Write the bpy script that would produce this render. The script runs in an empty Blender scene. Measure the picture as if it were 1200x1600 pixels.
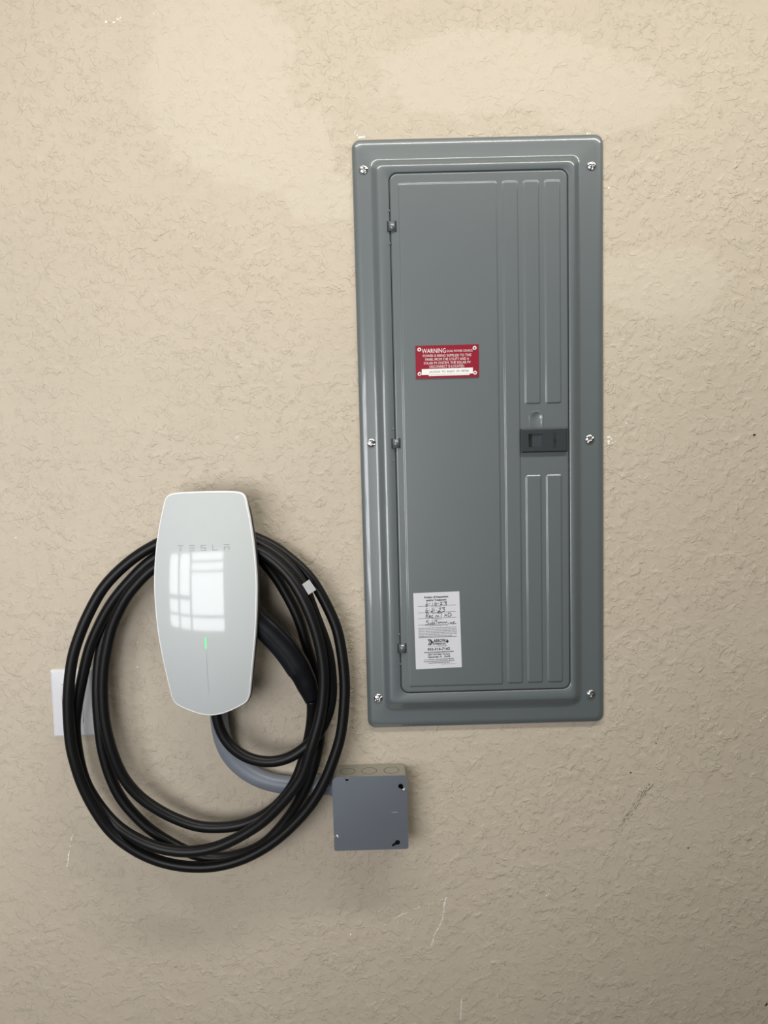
import bpy, bmesh, math, random
from mathutils import Vector, Matrix

random.seed(7)
scene = bpy.context.scene
C = scene.collection

# ------------------------------------------------------------------ camera
# wall plane is Y = 0, the room is on the -Y side, Z is up (metres)
cam_data = bpy.data.cameras.new('camera')
cam = bpy.data.objects.new('camera', cam_data)
C.objects.link(cam)
cam_data.sensor_fit = 'HORIZONTAL'
cam_data.sensor_width = 36.0
cam_data.lens = 36.0 * 1200.0 / 1200.0
cam_data.clip_start = 0.01
pitch, yaw, roll = math.radians(-4.92123), math.radians(0.32979), math.radians(-1.47042)
fwd = Vector((math.sin(yaw) * math.cos(pitch), math.cos(yaw) * math.cos(pitch), math.sin(pitch)))
rgt = Vector((math.cos(yaw), -math.sin(yaw), 0))
upv = rgt.cross(fwd)
r2 = rgt * math.cos(roll) + upv * math.sin(roll)
u2 = upv * math.cos(roll) - rgt * math.sin(roll)
m = Matrix((r2, u2, -fwd)).transposed().to_4x4()
m.translation = Vector((0, -1.255, 1.55))
cam.matrix_world = m
scene.camera = cam

# ------------------------------------------------------------------ world, lights, exposure
world = bpy.data.worlds.new('daylight_world')
scene.world = world
world.use_nodes = True
wn = world.node_tree.nodes
wn['Background'].inputs['Color'].default_value = (0.86, 0.93, 1.0, 1)
wn['Background'].inputs['Strength'].default_value = 1.0

def area_light(name, loc, target, sx, sy, power, color):
    d = bpy.data.lights.new(name, 'AREA')
    d.shape = 'RECTANGLE'; d.size = sx; d.size_y = sy
    d.energy = power; d.color = color
    o = bpy.data.objects.new(name, d)
    C.objects.link(o)
    o.location = loc
    o.rotation_euler = (Vector(target) - Vector(loc)).to_track_quat('-Z', 'Y').to_euler()
    return o

# daylight through the doorway behind and to the left of the camera
area_light('doorway_daylight', (-0.90, -1.76, 1.38), (-0.90, 0, 1.38), 1.42, 0.96, 36, (0.985, 0.985, 1.0))
# pair of ceiling tube lights, end to end, close to the wall
area_light('ceiling_tube_light', (0.50, -0.74, 2.70), (0.50, -0.74, 0), 2.4, 0.14, 34, (1.0, 0.975, 0.90))

scene.view_settings.view_transform = 'Standard'
scene.view_settings.look = 'None'
scene.view_settings.gamma = 1.0
scene.view_settings.use_curve_mapping = False
scene.view_settings.exposure = -0.16
scene.cycles.max_bounces = 6
scene.cycles.diffuse_bounces = 3
scene.cycles.caustics_reflective = False
scene.cycles.caustics_refractive = False

# ------------------------------------------------------------------ measured paths and marks (metres)
CORD_PATH = [
    (-0.2695, -0.064, 1.1642), (-0.2682, -0.063, 1.1294), (-0.2613, -0.063, 1.1009), (-0.2458, -0.064, 1.0767), (-0.22, -0.064, 1.058), (-0.1876, -0.064, 1.0507),
    (-0.1568, -0.063, 1.0557), (-0.132, -0.061, 1.0701), (-0.1153, -0.058, 1.0842), (-0.1017, -0.055, 1.1007), (-0.0907, -0.054, 1.1243), (-0.0848, -0.054, 1.1505),
    (-0.0838, -0.054, 1.1798), (-0.0866, -0.055, 1.2198), (-0.0956, -0.056, 1.2546), (-0.1067, -0.057, 1.2861), (-0.115, -0.056, 1.3118), (-0.1245, -0.054, 1.3363),
    (-0.1451, -0.05, 1.3648), (-0.1723, -0.045, 1.3883), (-0.2017, -0.041, 1.404), (-0.2378, -0.04, 1.4202), (-0.2777, -0.042, 1.4265), (-0.3178, -0.045, 1.4198),
    (-0.3593, -0.048, 1.4019), (-0.3888, -0.05, 1.3846), (-0.4163, -0.053, 1.3624), (-0.4409, -0.056, 1.336), (-0.458, -0.058, 1.3072), (-0.4719, -0.06, 1.2803),
    (-0.4863, -0.062, 1.2442), (-0.4936, -0.063, 1.2169), (-0.4998, -0.064, 1.1759), (-0.5023, -0.064, 1.1396), (-0.5018, -0.064, 1.0924), (-0.4974, -0.064, 1.0639),
    (-0.4884, -0.062, 1.0215), (-0.4702, -0.06, 0.9773), (-0.4483, -0.058, 0.9391), (-0.4171, -0.057, 0.9106), (-0.3862, -0.056, 0.8918), (-0.3525, -0.056, 0.8799),
    (-0.3153, -0.056, 0.8744), (-0.2778, -0.056, 0.8755), (-0.2355, -0.057, 0.8868), (-0.1918, -0.058, 0.9099), (-0.1554, -0.058, 0.9401), (-0.1231, -0.058, 0.9747),
    (-0.1025, -0.057, 1.009), (-0.0937, -0.056, 1.0265), (-0.0804, -0.054, 1.0594), (-0.0713, -0.052, 1.0891), (-0.0662, -0.05, 1.1243), (-0.0633, -0.048, 1.1584),
    (-0.0636, -0.046, 1.1841), (-0.0659, -0.044, 1.2131), (-0.072, -0.041, 1.2554), (-0.0845, -0.038, 1.2875), (-0.101, -0.036, 1.322), (-0.1217, -0.034, 1.3523),
    (-0.148, -0.031, 1.3754), (-0.1734, -0.027, 1.3952), (-0.2096, -0.022, 1.4112), (-0.2466, -0.02, 1.4254), (-0.2846, -0.02, 1.4285), (-0.3192, -0.02, 1.417),
    (-0.3437, -0.022, 1.3908), (-0.3672, -0.024, 1.3646), (-0.3862, -0.025, 1.3496), (-0.41, -0.026, 1.3242), (-0.4316, -0.028, 1.2948), (-0.4471, -0.03, 1.2641),
    (-0.4574, -0.032, 1.2333), (-0.4629, -0.034, 1.197), (-0.465, -0.036, 1.1658), (-0.4654, -0.037, 1.1342), (-0.4629, -0.038, 1.081), (-0.4583, -0.038, 1.0518),
    (-0.4516, -0.038, 1.0236), (-0.4378, -0.038, 0.9884), (-0.4174, -0.038, 0.9595), (-0.3926, -0.038, 0.9325), (-0.3673, -0.038, 0.9131), (-0.3397, -0.038, 0.8958),
    (-0.3138, -0.038, 0.884), (-0.2879, -0.037, 0.8782), (-0.2614, -0.037, 0.8797), (-0.2219, -0.037, 0.8906), (-0.1924, -0.038, 0.9112), (-0.1624, -0.04, 0.9464),
    (-0.1431, -0.044, 0.9772), (-0.1295, -0.045, 1.0043), (-0.1195, -0.042, 1.0297), (-0.1121, -0.034, 1.0531), (-0.1077, -0.026, 1.0769), (-0.107, -0.022, 1.1079),
    (-0.109, -0.021, 1.1455), (-0.1142, -0.02, 1.183), (-0.1206, -0.02, 1.21), (-0.1262, -0.02, 1.2316), (-0.1325, -0.02, 1.2594), (-0.142, -0.02, 1.2873),
    (-0.1556, -0.02, 1.3151), (-0.1681, -0.021, 1.3388), (-0.1826, -0.023, 1.3595), (-0.1977, -0.027, 1.3793), (-0.2198, -0.033, 1.3931), (-0.2491, -0.038, 1.4028),
    (-0.2811, -0.04, 1.4059), (-0.3146, -0.041, 1.4029), (-0.3425, -0.041, 1.3923), (-0.3632, -0.042, 1.3797), (-0.3798, -0.043, 1.3669), (-0.4002, -0.043, 1.3469),
    (-0.4218, -0.043, 1.3237), (-0.4417, -0.043, 1.2963), (-0.46, -0.043, 1.2624), (-0.4717, -0.043, 1.2366), (-0.4833, -0.043, 1.1971), (-0.494, -0.043, 1.1552),
    (-0.5015, -0.043, 1.1161), (-0.5013, -0.043, 1.0841), (-0.4981, -0.043, 1.0519), (-0.4912, -0.042, 1.0168), (-0.4752, -0.0425, 0.9841), (-0.4497, -0.046, 0.9514),
    (-0.421, -0.057, 0.9346), (-0.3843, -0.068, 0.921), (-0.3541, -0.071, 0.9132), (-0.3219, -0.073, 0.9101), (-0.2867, -0.074, 0.9139), (-0.2522, -0.075, 0.9262),
    (-0.2131, -0.077, 0.9484), (-0.1887, -0.079, 0.9678), (-0.1631, -0.081, 0.9944), (-0.1428, -0.082, 1.0194), (-0.13, -0.082, 1.04), (-0.1187, -0.082, 1.0751),
    (-0.1098, -0.081, 1.1014), (-0.0998, -0.079, 1.1355), (-0.0946, -0.077, 1.1759), (-0.0946, -0.076, 1.2095), (-0.0995, -0.075, 1.2452), (-0.1094, -0.074, 1.2828),
    (-0.1262, -0.071, 1.3232), (-0.1457, -0.066, 1.3532), (-0.1705, -0.061, 1.3773), (-0.1975, -0.057, 1.3937), (-0.2353, -0.057, 1.4028), (-0.2752, -0.058, 1.403),
    (-0.3136, -0.058, 1.3949), (-0.3602, -0.058, 1.3667), (-0.3813, -0.058, 1.347), (-0.4005, -0.058, 1.3261), (-0.4153, -0.057, 1.3017), (-0.4281, -0.056, 1.2761),
    (-0.4356, -0.056, 1.2516), (-0.4435, -0.056, 1.2186), (-0.448, -0.056, 1.1854), (-0.4494, -0.056, 1.151), (-0.4481, -0.056, 1.1194), (-0.4428, -0.056, 1.0876),
    (-0.4364, -0.055, 1.0605), (-0.4246, -0.053, 1.0262), (-0.4024, -0.05, 0.9941), (-0.3782, -0.048, 0.973), (-0.3535, -0.046, 0.9562), (-0.3201, -0.045, 0.9405),
    (-0.2921, -0.045, 0.9353), (-0.2575, -0.045, 0.9354), (-0.2227, -0.045, 0.9431), (-0.1863, -0.045, 0.9638), (-0.1557, -0.046, 0.9969), (-0.1391, -0.044, 1.0311),
    (-0.1276, -0.042, 1.0676), (-0.1199, -0.046, 1.101), (-0.1161, -0.055, 1.1306), (-0.1161, -0.06, 1.1492),
]
HANDLE_PATH = [(-0.2164, -0.072, 1.3107), (-0.1952, -0.068, 1.2828), (-0.1744, -0.065, 1.26), (-0.1544, -0.063, 1.2353), (-0.1382, -0.062, 1.2087), (-0.1251, -0.061, 1.1811), (-0.1151, -0.06, 1.1491)]
CONDUIT_PATH = [(-0.2696, -0.022, 1.1504), (-0.2727, -0.022, 1.1256), (-0.2729, -0.021, 1.1036), (-0.2682, -0.02, 1.0705), (-0.2538, -0.019, 1.039), (-0.2262, -0.019, 1.013), (-0.1939, -0.019, 0.9977), (-0.159, -0.019, 0.9912), (-0.1218, -0.019, 0.989), (-0.0877, -0.019, 0.988)]
TAG = [(-0.1236, -0.072, 1.3385), (-0.1124, -0.072, 1.3457), (-0.102, -0.072, 1.3293), (-0.1142, -0.072, 1.3216)]
SCRAPE_UPPER = [(0.0031, 0.7416, 0.82), (0.0049, 0.7424, 0.82), (0.008, 0.7417, 1.11), (0.0087, 0.7429, 0.72), (0.0104, 0.7444, 0.67), (0.0136, 0.7438, 1.15), (0.0152, 0.7457, 0.75), (0.0168, 0.7454, 1.18), (0.0191, 0.7473, 0.98), (0.0206, 0.7472, 0.64), (0.0221, 0.7487, 1.25), (0.0246, 0.7486, 0.74), (0.0265, 0.7492, 1.21), (0.0283, 0.7501, 0.83), (0.0297, 0.7509, 0.63), (0.031, 0.751, 0.53), (0.0383, 0.7557, 0.8), (0.041, 0.7566, 0.84), (0.0435, 0.7577, 0.89), (0.0438, 0.7575, 0.79), (0.0458, 0.7579, 0.82), (0.0479, 0.7582, 0.67), (0.0488, 0.7601, 1.14), (0.0515, 0.7606, 0.83), (0.0619, 0.7645, 0.43), (0.0668, 0.7648, 1.07), (0.071, 0.7658, 0.41), (0.0743, 0.7669, 0.94), (0.0786, 0.7681, 0.83), (0.0834, 0.7704, 0.53), (0.0868, 0.7718, 0.67), (0.0904, 0.7722, 0.41), (0.0902, 0.7731, 0.95), (0.0921, 0.7733, 0.47), (0.0946, 0.7735, 0.55), (0.0943, 0.7748, 0.52), (0.0968, 0.775, 0.43), (0.0978, 0.7754, 1.1), (-0.0099, 0.7297, 0.9), (-0.0091, 0.7192, 1), (-0.0133, 0.7275, 0.6)]
SCRAPE_DOWN = [(0.0961, 0.7749, 1.73), (0.0962, 0.7731, 1.37), (0.0956, 0.7731, 0.84), (0.0956, 0.7723, 1.87), (0.0958, 0.7709, 0.84), (0.0946, 0.7703, 1.05), (0.0942, 0.7683, 0.97), (0.0936, 0.7672, 1.48), (0.0947, 0.767, 1.88), (0.0938, 0.7654, 1.69), (0.0933, 0.7655, 1.05), (0.0936, 0.7622, 1.91), (0.0925, 0.7604, 1.76), (0.0927, 0.7578, 1.43), (0.0925, 0.7558, 1.12), (0.0926, 0.7531, 0.89), (0.0924, 0.7508, 1.6), (0.0907, 0.7487, 0.95), (0.0919, 0.7468, 0.87), (0.0904, 0.7446, 1.48), (0.091, 0.7418, 1.06), (0.0895, 0.7401, 0.82), (0.0904, 0.7399, 1.77), (0.0898, 0.7372, 1.46), (0.0895, 0.7368, 1.61), (0.0882, 0.7343, 1.73), (0.0879, 0.7334, 0.83), (0.0868, 0.7319, 1.39), (0.0876, 0.7303, 0.97), (0.0864, 0.7286, 1.43), (0.0854, 0.7271, 1.79), (0.0848, 0.726, 1.26), (0.0849, 0.7247, 1.08), (0.0834, 0.7219, 0.91), (0.0819, 0.7208, 1.86), (0.0815, 0.7195, 1.83), (0.0809, 0.7184, 1.86), (0.079, 0.7163, 1.8), (0.0783, 0.7138, 1.0), (0.078, 0.7132, 0.98), (0.0764, 0.7112, 1.45), (0.0761, 0.7089, 0.81), (0.0746, 0.7073, 1.38), (0.0747, 0.7054, 0.89), (0.0734, 0.7029, 1.23), (0.0736, 0.7008, 1.55), (0.0729, 0.6995, 1.18), (0.0727, 0.6978, 1.89), (0.0711, 0.6952, 1.74), (0.071, 0.694, 0.97), (0.0707, 0.6922, 1.59), (0.0691, 0.6907, 0.97), (0.07, 0.6903, 0.67), (0.0712, 0.687, 0.47), (0.073, 0.6845, 0.49), (0.0749, 0.6814, 0.58), (0.0759, 0.6784, 0.36), (0.0767, 0.6745, 0.64), (0.0784, 0.6714, 0.68), (0.0789, 0.6684, 0.52), (0.0803, 0.6648, 0.62)]
SCRAPE_LOW = [(0.1203, 0.5891, 1.13), (0.12, 0.5874, 1.11), (0.1201, 0.5867, 1.26), (0.1196, 0.5853, 1.25), (0.1198, 0.5844, 0.92), (0.1194, 0.583, 1.3), (0.1199, 0.582, 1.0), (0.1197, 0.581, 1.01), (0.1189, 0.58, 1.07), (0.1195, 0.5784, 0.98), (0.1196, 0.5772, 0.88), (0.1188, 0.5758, 1.29), (0.1194, 0.575, 0.96), (0.1186, 0.5742, 0.91), (0.1193, 0.5724, 1.19), (0.1186, 0.5719, 0.95), (0.1192, 0.5708, 1.2), (0.1189, 0.5693, 1.28), (0.1184, 0.5682, 0.88), (0.1182, 0.5675, 0.96), (0.1182, 0.5663, 1.3), (0.1182, 0.5644, 1.15), (0.1186, 0.5635, 1.28), (0.1186, 0.5623, 1.08), (0.1184, 0.5611, 1.08), (0.1182, 0.5605, 1.22), (0.1181, 0.5594, 0.88), (0.1184, 0.5581, 1.0), (0.1181, 0.5564, 0.96), (0.1178, 0.5557, 0.81), (0.1182, 0.5549, 1.28), (0.1174, 0.5536, 1.22), (0.118, 0.5524, 1.08), (0.1176, 0.5508, 0.89), (0.0919, 0.6367, 0.9), (0.1025, 0.6094, 1.1), (0.1047, 0.607, 0.8), (0.0846, 0.6052, 0.8), (0.0874, 0.5768, 1), (0.0984, 0.5706, 0.8), (0.0925, 0.5506, 0.7), (0.0496, 0.679, 0.8), (0.0419, 0.6827, 0.7)]
SCRAPE_LEFT = [(-0.5421, 0.8771, 1.09), (-0.5423, 0.8755, 0.87), (-0.5426, 0.8738, 1.01), (-0.5437, 0.8724, 1.24), (-0.5437, 0.8706, 1.23), (-0.5436, 0.8695, 1.04), (-0.5443, 0.8669, 1.06), (-0.5446, 0.8651, 1.04), (-0.5448, 0.8634, 1.22), (-0.5445, 0.8616, 1.06), (-0.5449, 0.8602, 0.97), (-0.5449, 0.8587, 0.66), (-0.5455, 0.8568, 0.98), (-0.5458, 0.8554, 0.74), (-0.5397, 0.8867, 1.6), (-0.5366, 0.9013, 1.2), (-0.5343, 0.9047, 1.4), (-0.5472, 0.8528, 1.8), (-0.5379, 0.898, 1.0)]
CHIPS_TOP_LEFT = [(-0.4038, 2.216, 2.0), (-0.392, 2.2148, 1.8), (-0.3858, 2.2194, 1.6), (-0.3818, 2.2212, 1.4), (-0.383, 2.2174, 1.0), (-0.38, 2.2164, 0.8), (-0.3979, 2.2168, 0.7), (-0.33, 2.2267, 0.9)]
CHIPS_PANEL_CORNER = [(-0.0129, 2.0346, 2.2), (-0.0169, 2.0342, 1.8), (-0.0088, 2.035, 1.8), (-0.0198, 2.0381, 1.2), (-0.0237, 2.0421, 1.2), (0.011, 2.0423, 0.9), (-0.0217, 2.045, 0.8), (-0.0322, 2.0277, 0.7), (-0.0343, 1.9927, 0.9), (-0.037, 1.9674, 1.0), (0.3433, 2.0319, 1.5), (0.3474, 2.0323, 1.2)]
CHIPS_PANEL_RIGHT = [(0.3765, 1.5548, 1.8), (0.3744, 1.5543, 1.6), (0.3786, 1.5548, 1.2), (0.3765, 1.5475, 2.2), (0.3765, 1.5444, 1.8), (0.3807, 1.5516, 1.4), (0.3828, 1.5453, 1.3), (0.3869, 1.5473, 1.2), (0.388, 1.5556, 0.9), (0.4047, 1.5769, 1.1), (0.4297, 1.5835, 0.9), (0.4307, 1.5897, 0.8), (0.3993, 1.7105, 0.9), (0.3848, 1.7877, 0.8), (0.3767, 1.9481, 1.5), (0.3787, 1.9559, 1.0), (0.4266, 1.5971, 0.5), (0.4245, 1.5785, 0.5), (0.5716, 1.6818, 1), (0.5799, 1.6826, 0.7), (0.5851, 1.6814, 0.6)]
CHIPS_LOWER_RIGHT = [(0.5448, 1.077, 1.4), (0.5646, 1.052, 1.6), (0.5624, 1.0499, 1.2), (0.5667, 1.0542, 1.2), (0.6325, 1.0723, 1.5), (0.6368, 1.0766, 1.6), (0.6411, 1.0798, 1.2), (0.6199, 0.9811, 1.1), (0.6178, 0.9756, 0.9), (0.645, 0.9105, 1.4), (0.2693, 0.7743, 1.6), (0.2726, 0.7765, 1.1), (0.2662, 0.7928, 0.7), (0.296, 1.0107, 1.1), (0.2917, 1.0097, 0.7), (0.4944, 0.5722, 1.1), (0.4977, 0.5721, 0.8), (0.1823, 0.5939, 1.0), (0.2075, 0.8507, 0.8), (0.0211, 0.783, 0.9), (0.019, 0.7865, 0.6), (-0.0687, 0.7141, 1.6), (-0.0409, 0.6818, 0.8), (-0.2008, 0.8287, 0.9), (-0.2286, 1.5702, 1.3), (-0.2254, 1.5722, 0.7), (-0.5967, 1.4157, 1.2), (-0.4072, 1.2363, 1.0), (-0.4095, 1.194, 1.2), (-0.3207, 1.2706, 0.9), (-0.5881, 0.8073, 0.9)]
DARK_SPOTS = [(0.6146, 1.5524, 2.0), (0.4137, 0.9883, 1.6), (0.5127, 0.8518, 1.2), (0.4447, 0.966, 0.8), (0.4404, 0.9605, 1.0), (0.4361, 0.9573, 0.8), (0.4317, 0.954, 0.7), (0.4875, 1.0853, 0.6), (0.4725, 1.0647, 0.9), (0.466, 1.056, 0.7), (0.4596, 1.0461, 0.9), (0.4564, 1.0384, 1.1), (0.4048, 0.7169, 0.8), (0.6521, 0.5637, 2.6), (0.6499, 0.5614, 1.8)]
# ------------------------------------------------------------------ materials
def nodes_of(name):
    mt = bpy.data.materials.new(name)
    mt.use_nodes = True
    nt = mt.node_tree
    return mt, nt, nt.nodes, nt.links, nt.nodes['Principled BSDF']

def plain(name, col, rough=0.5, metal=0.0, spec=0.5, grain=0.0, gscale=300.0, var=0.0, coat=0.0, coat_rough=0.03):
    """procedural painted / metal / plastic surface with slight colour and relief variation"""
    mt, nt, N, L, b = nodes_of(name)
    b.inputs['Roughness'].default_value = rough
    b.inputs['Metallic'].default_value = metal
    b.inputs['Specular IOR Level'].default_value = spec
    b.inputs['Coat Weight'].default_value = coat
    b.inputs['Coat Roughness'].default_value = coat_rough
    tc = N.new('ShaderNodeTexCoord')
    nz = N.new('ShaderNodeTexNoise'); nz.inputs['Scale'].default_value = 14.0; nz.inputs['Detail'].default_value = 3
    L.new(tc.outputs['Object'], nz.inputs['Vector'])
    mx = N.new('ShaderNodeMix'); mx.data_type = 'RGBA'
    mx.inputs[6].default_value = tuple(c * (1 - var) for c in col) + (1,)
    mx.inputs[7].default_value = tuple(min(1, c * (1 + var)) for c in col) + (1,)
    L.new(nz.outputs['Fac'], mx.inputs[0])
    L.new(mx.outputs[2], b.inputs['Base Color'])
    if grain > 0:
        g = N.new('ShaderNodeTexNoise'); g.inputs['Scale'].default_value = gscale; g.inputs['Detail'].default_value = 2
        L.new(tc.outputs['Object'], g.inputs['Vector'])
        bp = N.new('ShaderNodeBump'); bp.inputs['Strength'].default_value = grain; bp.inputs['Distance'].default_value = 0.0004
        L.new(g.outputs['Fac'], bp.inputs['Height']); L.new(bp.outputs['Normal'], b.inputs['Normal'])
    return mt

def stucco_material():
    mt, nt, N, L, b = nodes_of('beige_knockdown_stucco')
    tc = N.new('ShaderNodeTexCoord')
    OBJ = tc.outputs['Object']
    def noise(scale, detail=2.0, rough=0.5, dist=0.0, vec=OBJ):
        n = N.new('ShaderNodeTexNoise')
        n.inputs['Scale'].default_value = scale; n.inputs['Detail'].default_value = detail
        n.inputs['Roughness'].default_value = rough; n.inputs['Distortion'].default_value = dist
        L.new(vec, n.inputs['Vector'])
        return n.outputs['Fac']
    def math_(op, a, bb=None, clamp=False):
        n = N.new('ShaderNodeMath'); n.operation = op; n.use_clamp = clamp
        for i, v in enumerate((a, bb)):
            if v is None: continue
            if isinstance(v, (int, float)): n.inputs[i].default_value = v
            else: L.new(v, n.inputs[i])
        return n.outputs[0]
    def ramp(v, lo, hi, interp='SMOOTHSTEP'):
        n = N.new('ShaderNodeMapRange'); n.interpolation_type = interp; n.clamp = True
        n.inputs['From Min'].default_value = lo; n.inputs['From Max'].default_value = hi
        L.new(v, n.inputs['Value'])
        return n.outputs['Result']
    def mixc(f, ca, cb):
        n = N.new('ShaderNodeMix'); n.data_type = 'RGBA'
        L.new(f, n.inputs[0])
        for s, v in ((6, ca), (7, cb)):
            if isinstance(v, tuple): n.inputs[s].default_value = v + (1,)
            else: L.new(v, n.inputs[s])
        return n.outputs[2]
    sep = N.new('ShaderNodeSeparateXYZ'); L.new(OBJ, sep.inputs[0])
    wob = noise(9.0, 5.0, 0.65)
    wob2 = noise(30.0, 3.0, 0.6)
    def blob(cx, cz, rx, rz):
        dx = math_('DIVIDE', math_('SUBTRACT', sep.outputs['X'], cx), rx)
        dz = math_('DIVIDE', math_('SUBTRACT', sep.outputs['Z'], cz), rz)
        d = math_('SQRT', math_('ADD', math_('MULTIPLY', dx, dx), math_('MULTIPLY', dz, dz)))
        d = math_('ADD', d, math_('MULTIPLY', math_('SUBTRACT', wob, 0.5), 1.1))
        d = math_('ADD', d, math_('MULTIPLY', math_('SUBTRACT', wob2, 0.5), 0.55))
        return math_('SUBTRACT', 1.0, ramp(d, 0.76, 1.00))
    # places where the stucco was patched and skimmed smoother, in a slightly paler paint
    patch = None
    for p in PATCH_LIST:
        q = blob(*p)
        patch = q if patch is None else math_('MAXIMUM', patch, q)
    # knocked-down relief: flattened islands with crisp broken edges
    n1 = noise(63.0, 2.2, 0.5, 0.5)
    n2 = noise(122.0, 2.0, 0.5, 0.4)
    n3 = noise(35.0, 2.6, 0.55, 0.7)
    b1 = ramp(noise(42.0, 1.0), 0.40, 0.60); b2 = ramp(noise(53.0, 1.0), 0.42, 0.62)
    isl = math_('ADD', math_('MULTIPLY', math_('MULTIPLY', ramp(n1, 0.500, 0.516, 'LINEAR'), b1), 0.62),
                math_('ADD', math_('MULTIPLY', math_('MULTIPLY', ramp(n2, 0.535, 0.560, 'LINEAR'), b2), 0.50),
                      math_('MULTIPLY', math_('MULTIPLY', ramp(n3, 0.490, 0.499, 'LINEAR'), b2), 0.55)))
    zone = ramp(noise(7.0, 2.0, 0.5), 0.25, 0.60)
    amp = math_('MULTIPLY', math_('ADD', math_('MULTIPLY', zone, 0.55), 0.45),
                math_('SUBTRACT', 1.0, math_('MULTIPLY', patch, 0.40)))
    relief = math_('MULTIPLY', isl, amp)
    relief = math_('ADD', relief, math_('MULTIPLY', noise(420.0, 1.0, 0.6), 0.05))
    relief = math_('ADD', relief, math_('MULTIPLY', noise(11.0, 2.0, 0.5), 0.9))
    relief = math_('ADD', relief, math_('MULTIPLY', patch, 0.25))
    bp = N.new('ShaderNodeBump'); bp.inputs['Strength'].default_value = 1.0
    bp.inputs['Distance'].default_value = WALL_RELIEF
    L.new(relief, bp.inputs['Height']); L.new(bp.outputs['Normal'], b.inputs['Normal'])
    col = mixc(ramp(noise(3.0, 3.0, 0.6), 0.3, 0.7), (0.530, 0.460, 0.364), (0.560, 0.488, 0.388))
    col = mixc(math_('MULTIPLY', patch, 0.45), col, (0.625, 0.560, 0.460))
    L.new(col, b.inputs['Base Color'])
    b.inputs['Roughness'].default_value = 0.62
    b.inputs['Specular IOR Level'].default_value = 0.30
    return mt

WALL_RELIEF = 0.00092
# centre x, centre z, half width, half height
PATCH_LIST = [(-0.235, 2.13, 0.13, 0.17), (-0.15, 2.02, 0.12, 0.07), (-0.075, 1.945, 0.07, 0.045),
              (0.20, 2.125, 0.22, 0.075), (0.37, 2.085, 0.13, 0.06), (0.46, 1.80, 0.13, 0.06)]

M = {}
M['stucco'] = stucco_material()
M['panel'] = plain('grey_enamel_paint', (0.108, 0.129, 0.137), 0.43, 0.0, 1.0, 0.03, 90.0, 0.03, 1.0, 0.09)
M['gap'] = plain('dark_gap', (0.02, 0.021, 0.022), 0.8)
M['latch'] = plain('charcoal_plastic', (0.034, 0.040, 0.045), 0.45, 0.0, 0.4, 0.05, 900)
M['latch_dark'] = plain('dark_plastic', (0.017, 0.019, 0.021), 0.5)
M['chrome'] = plain('zinc_plated_steel', (0.62, 0.63, 0.63), 0.22, 1.0)
M['sign_red'] = plain('red_engraved_plastic', (0.275, 0.013, 0.032), 0.30, 0.0, 0.5, 0.0, 300, 0.05)
M['white_ink'] = plain('white_lettering', (0.80, 0.76, 0.75), 0.5)
M['rivet'] = plain('white_rivet', (0.80, 0.80, 0.78), 0.4)
M['tape'] = plain('white_label_tape', (0.83, 0.83, 0.80), 0.45)
M['ink'] = plain('black_ink', (0.02, 0.02, 0.024), 0.7)
M['grey_ink'] = plain('grey_ink', (0.10, 0.10, 0.10), 0.7)
M['pen'] = plain('ballpoint_ink', (0.035, 0.035, 0.05), 0.6)
M['paper'] = plain('white_paper', (0.66, 0.66, 0.70), 0.6, 0, 0.3, 0.0, 300, 0.02)
M['glass_white'] = plain('white_glass_face', (0.525, 0.555, 0.56), 0.07, 0.0, 0.5, 0.0, 300, 0.0)
M['rim_white'] = plain('white_rim', (0.85, 0.86, 0.87), 0.25)
M['housing'] = plain('dark_housing', (0.030, 0.031, 0.038), 0.4)
M['logo'] = plain('grey_logo_print', (0.33, 0.34, 0.35), 0.35)
M['logo_light'] = plain('pale_grey_line', (0.42, 0.44, 0.45), 0.35)
M['rubber'] = plain('black_cable_rubber', (0.0055, 0.0055, 0.0062), 0.40, 0.0, 0.24, 0.04, 700)
M['handle'] = plain('black_connector_plastic', (0.0038, 0.0042, 0.006), 0.34, 0.0, 0.3)
M['grip'] = plain('blue_black_grip_plastic', (0.006, 0.008, 0.0125), 0.38, 0.0, 0.35)
M['conduit'] = plain('grey_liquidtight_conduit', (0.185, 0.205, 0.245), 0.38, 0.0, 0.45, 0.03, 120, 0.06)
M['galv'] = plain('galvanised_steel_plate', (0.36, 0.40, 0.47), 0.36, 0.85, 0.5, 0.03, 300, 0.06)
M['galv_box'] = plain('galvanised_steel_box', (0.42, 0.41, 0.36), 0.45, 0.7, 0.5, 0.05, 200, 0.10)
M['groove_shade'] = plain('painted_groove_shade', (0.10, 0.095, 0.075), 0.8)  # dark colour stands in for shade inside the knockout cuts
M['hole'] = plain('black_void', (0.004, 0.004, 0.004), 0.9)
M['switch'] = plain('white_switch_plastic', (0.74, 0.74, 0.77), 0.28)
M['chip'] = plain('bare_white_plaster', (0.88, 0.86, 0.80), 0.8)
M['chip_soft'] = plain('thin_white_scrape', (0.76, 0.72, 0.64), 0.8)
M['dirt'] = plain('dark_dirt', (0.03, 0.027, 0.022), 0.9)
M['soot'] = plain('grey_smudge', (0.24, 0.215, 0.17), 0.9)
M['concrete'] = plain('garage_concrete', (0.15, 0.145, 0.14), 0.8, 0, 0.3, 0.2, 60, 0.12)
M['dark_wall'] = plain('dull_grey_wall_paint', (0.13, 0.13, 0.125), 0.8)
M['ceiling'] = plain('white_ceiling_paint', (0.62, 0.60, 0.56), 0.8)
M['trim'] = plain('white_trim_paint', (0.75, 0.75, 0.74), 0.5)
M['tag'] = plain('white_cable_tag', (0.42, 0.42, 0.42), 0.55)

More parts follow.
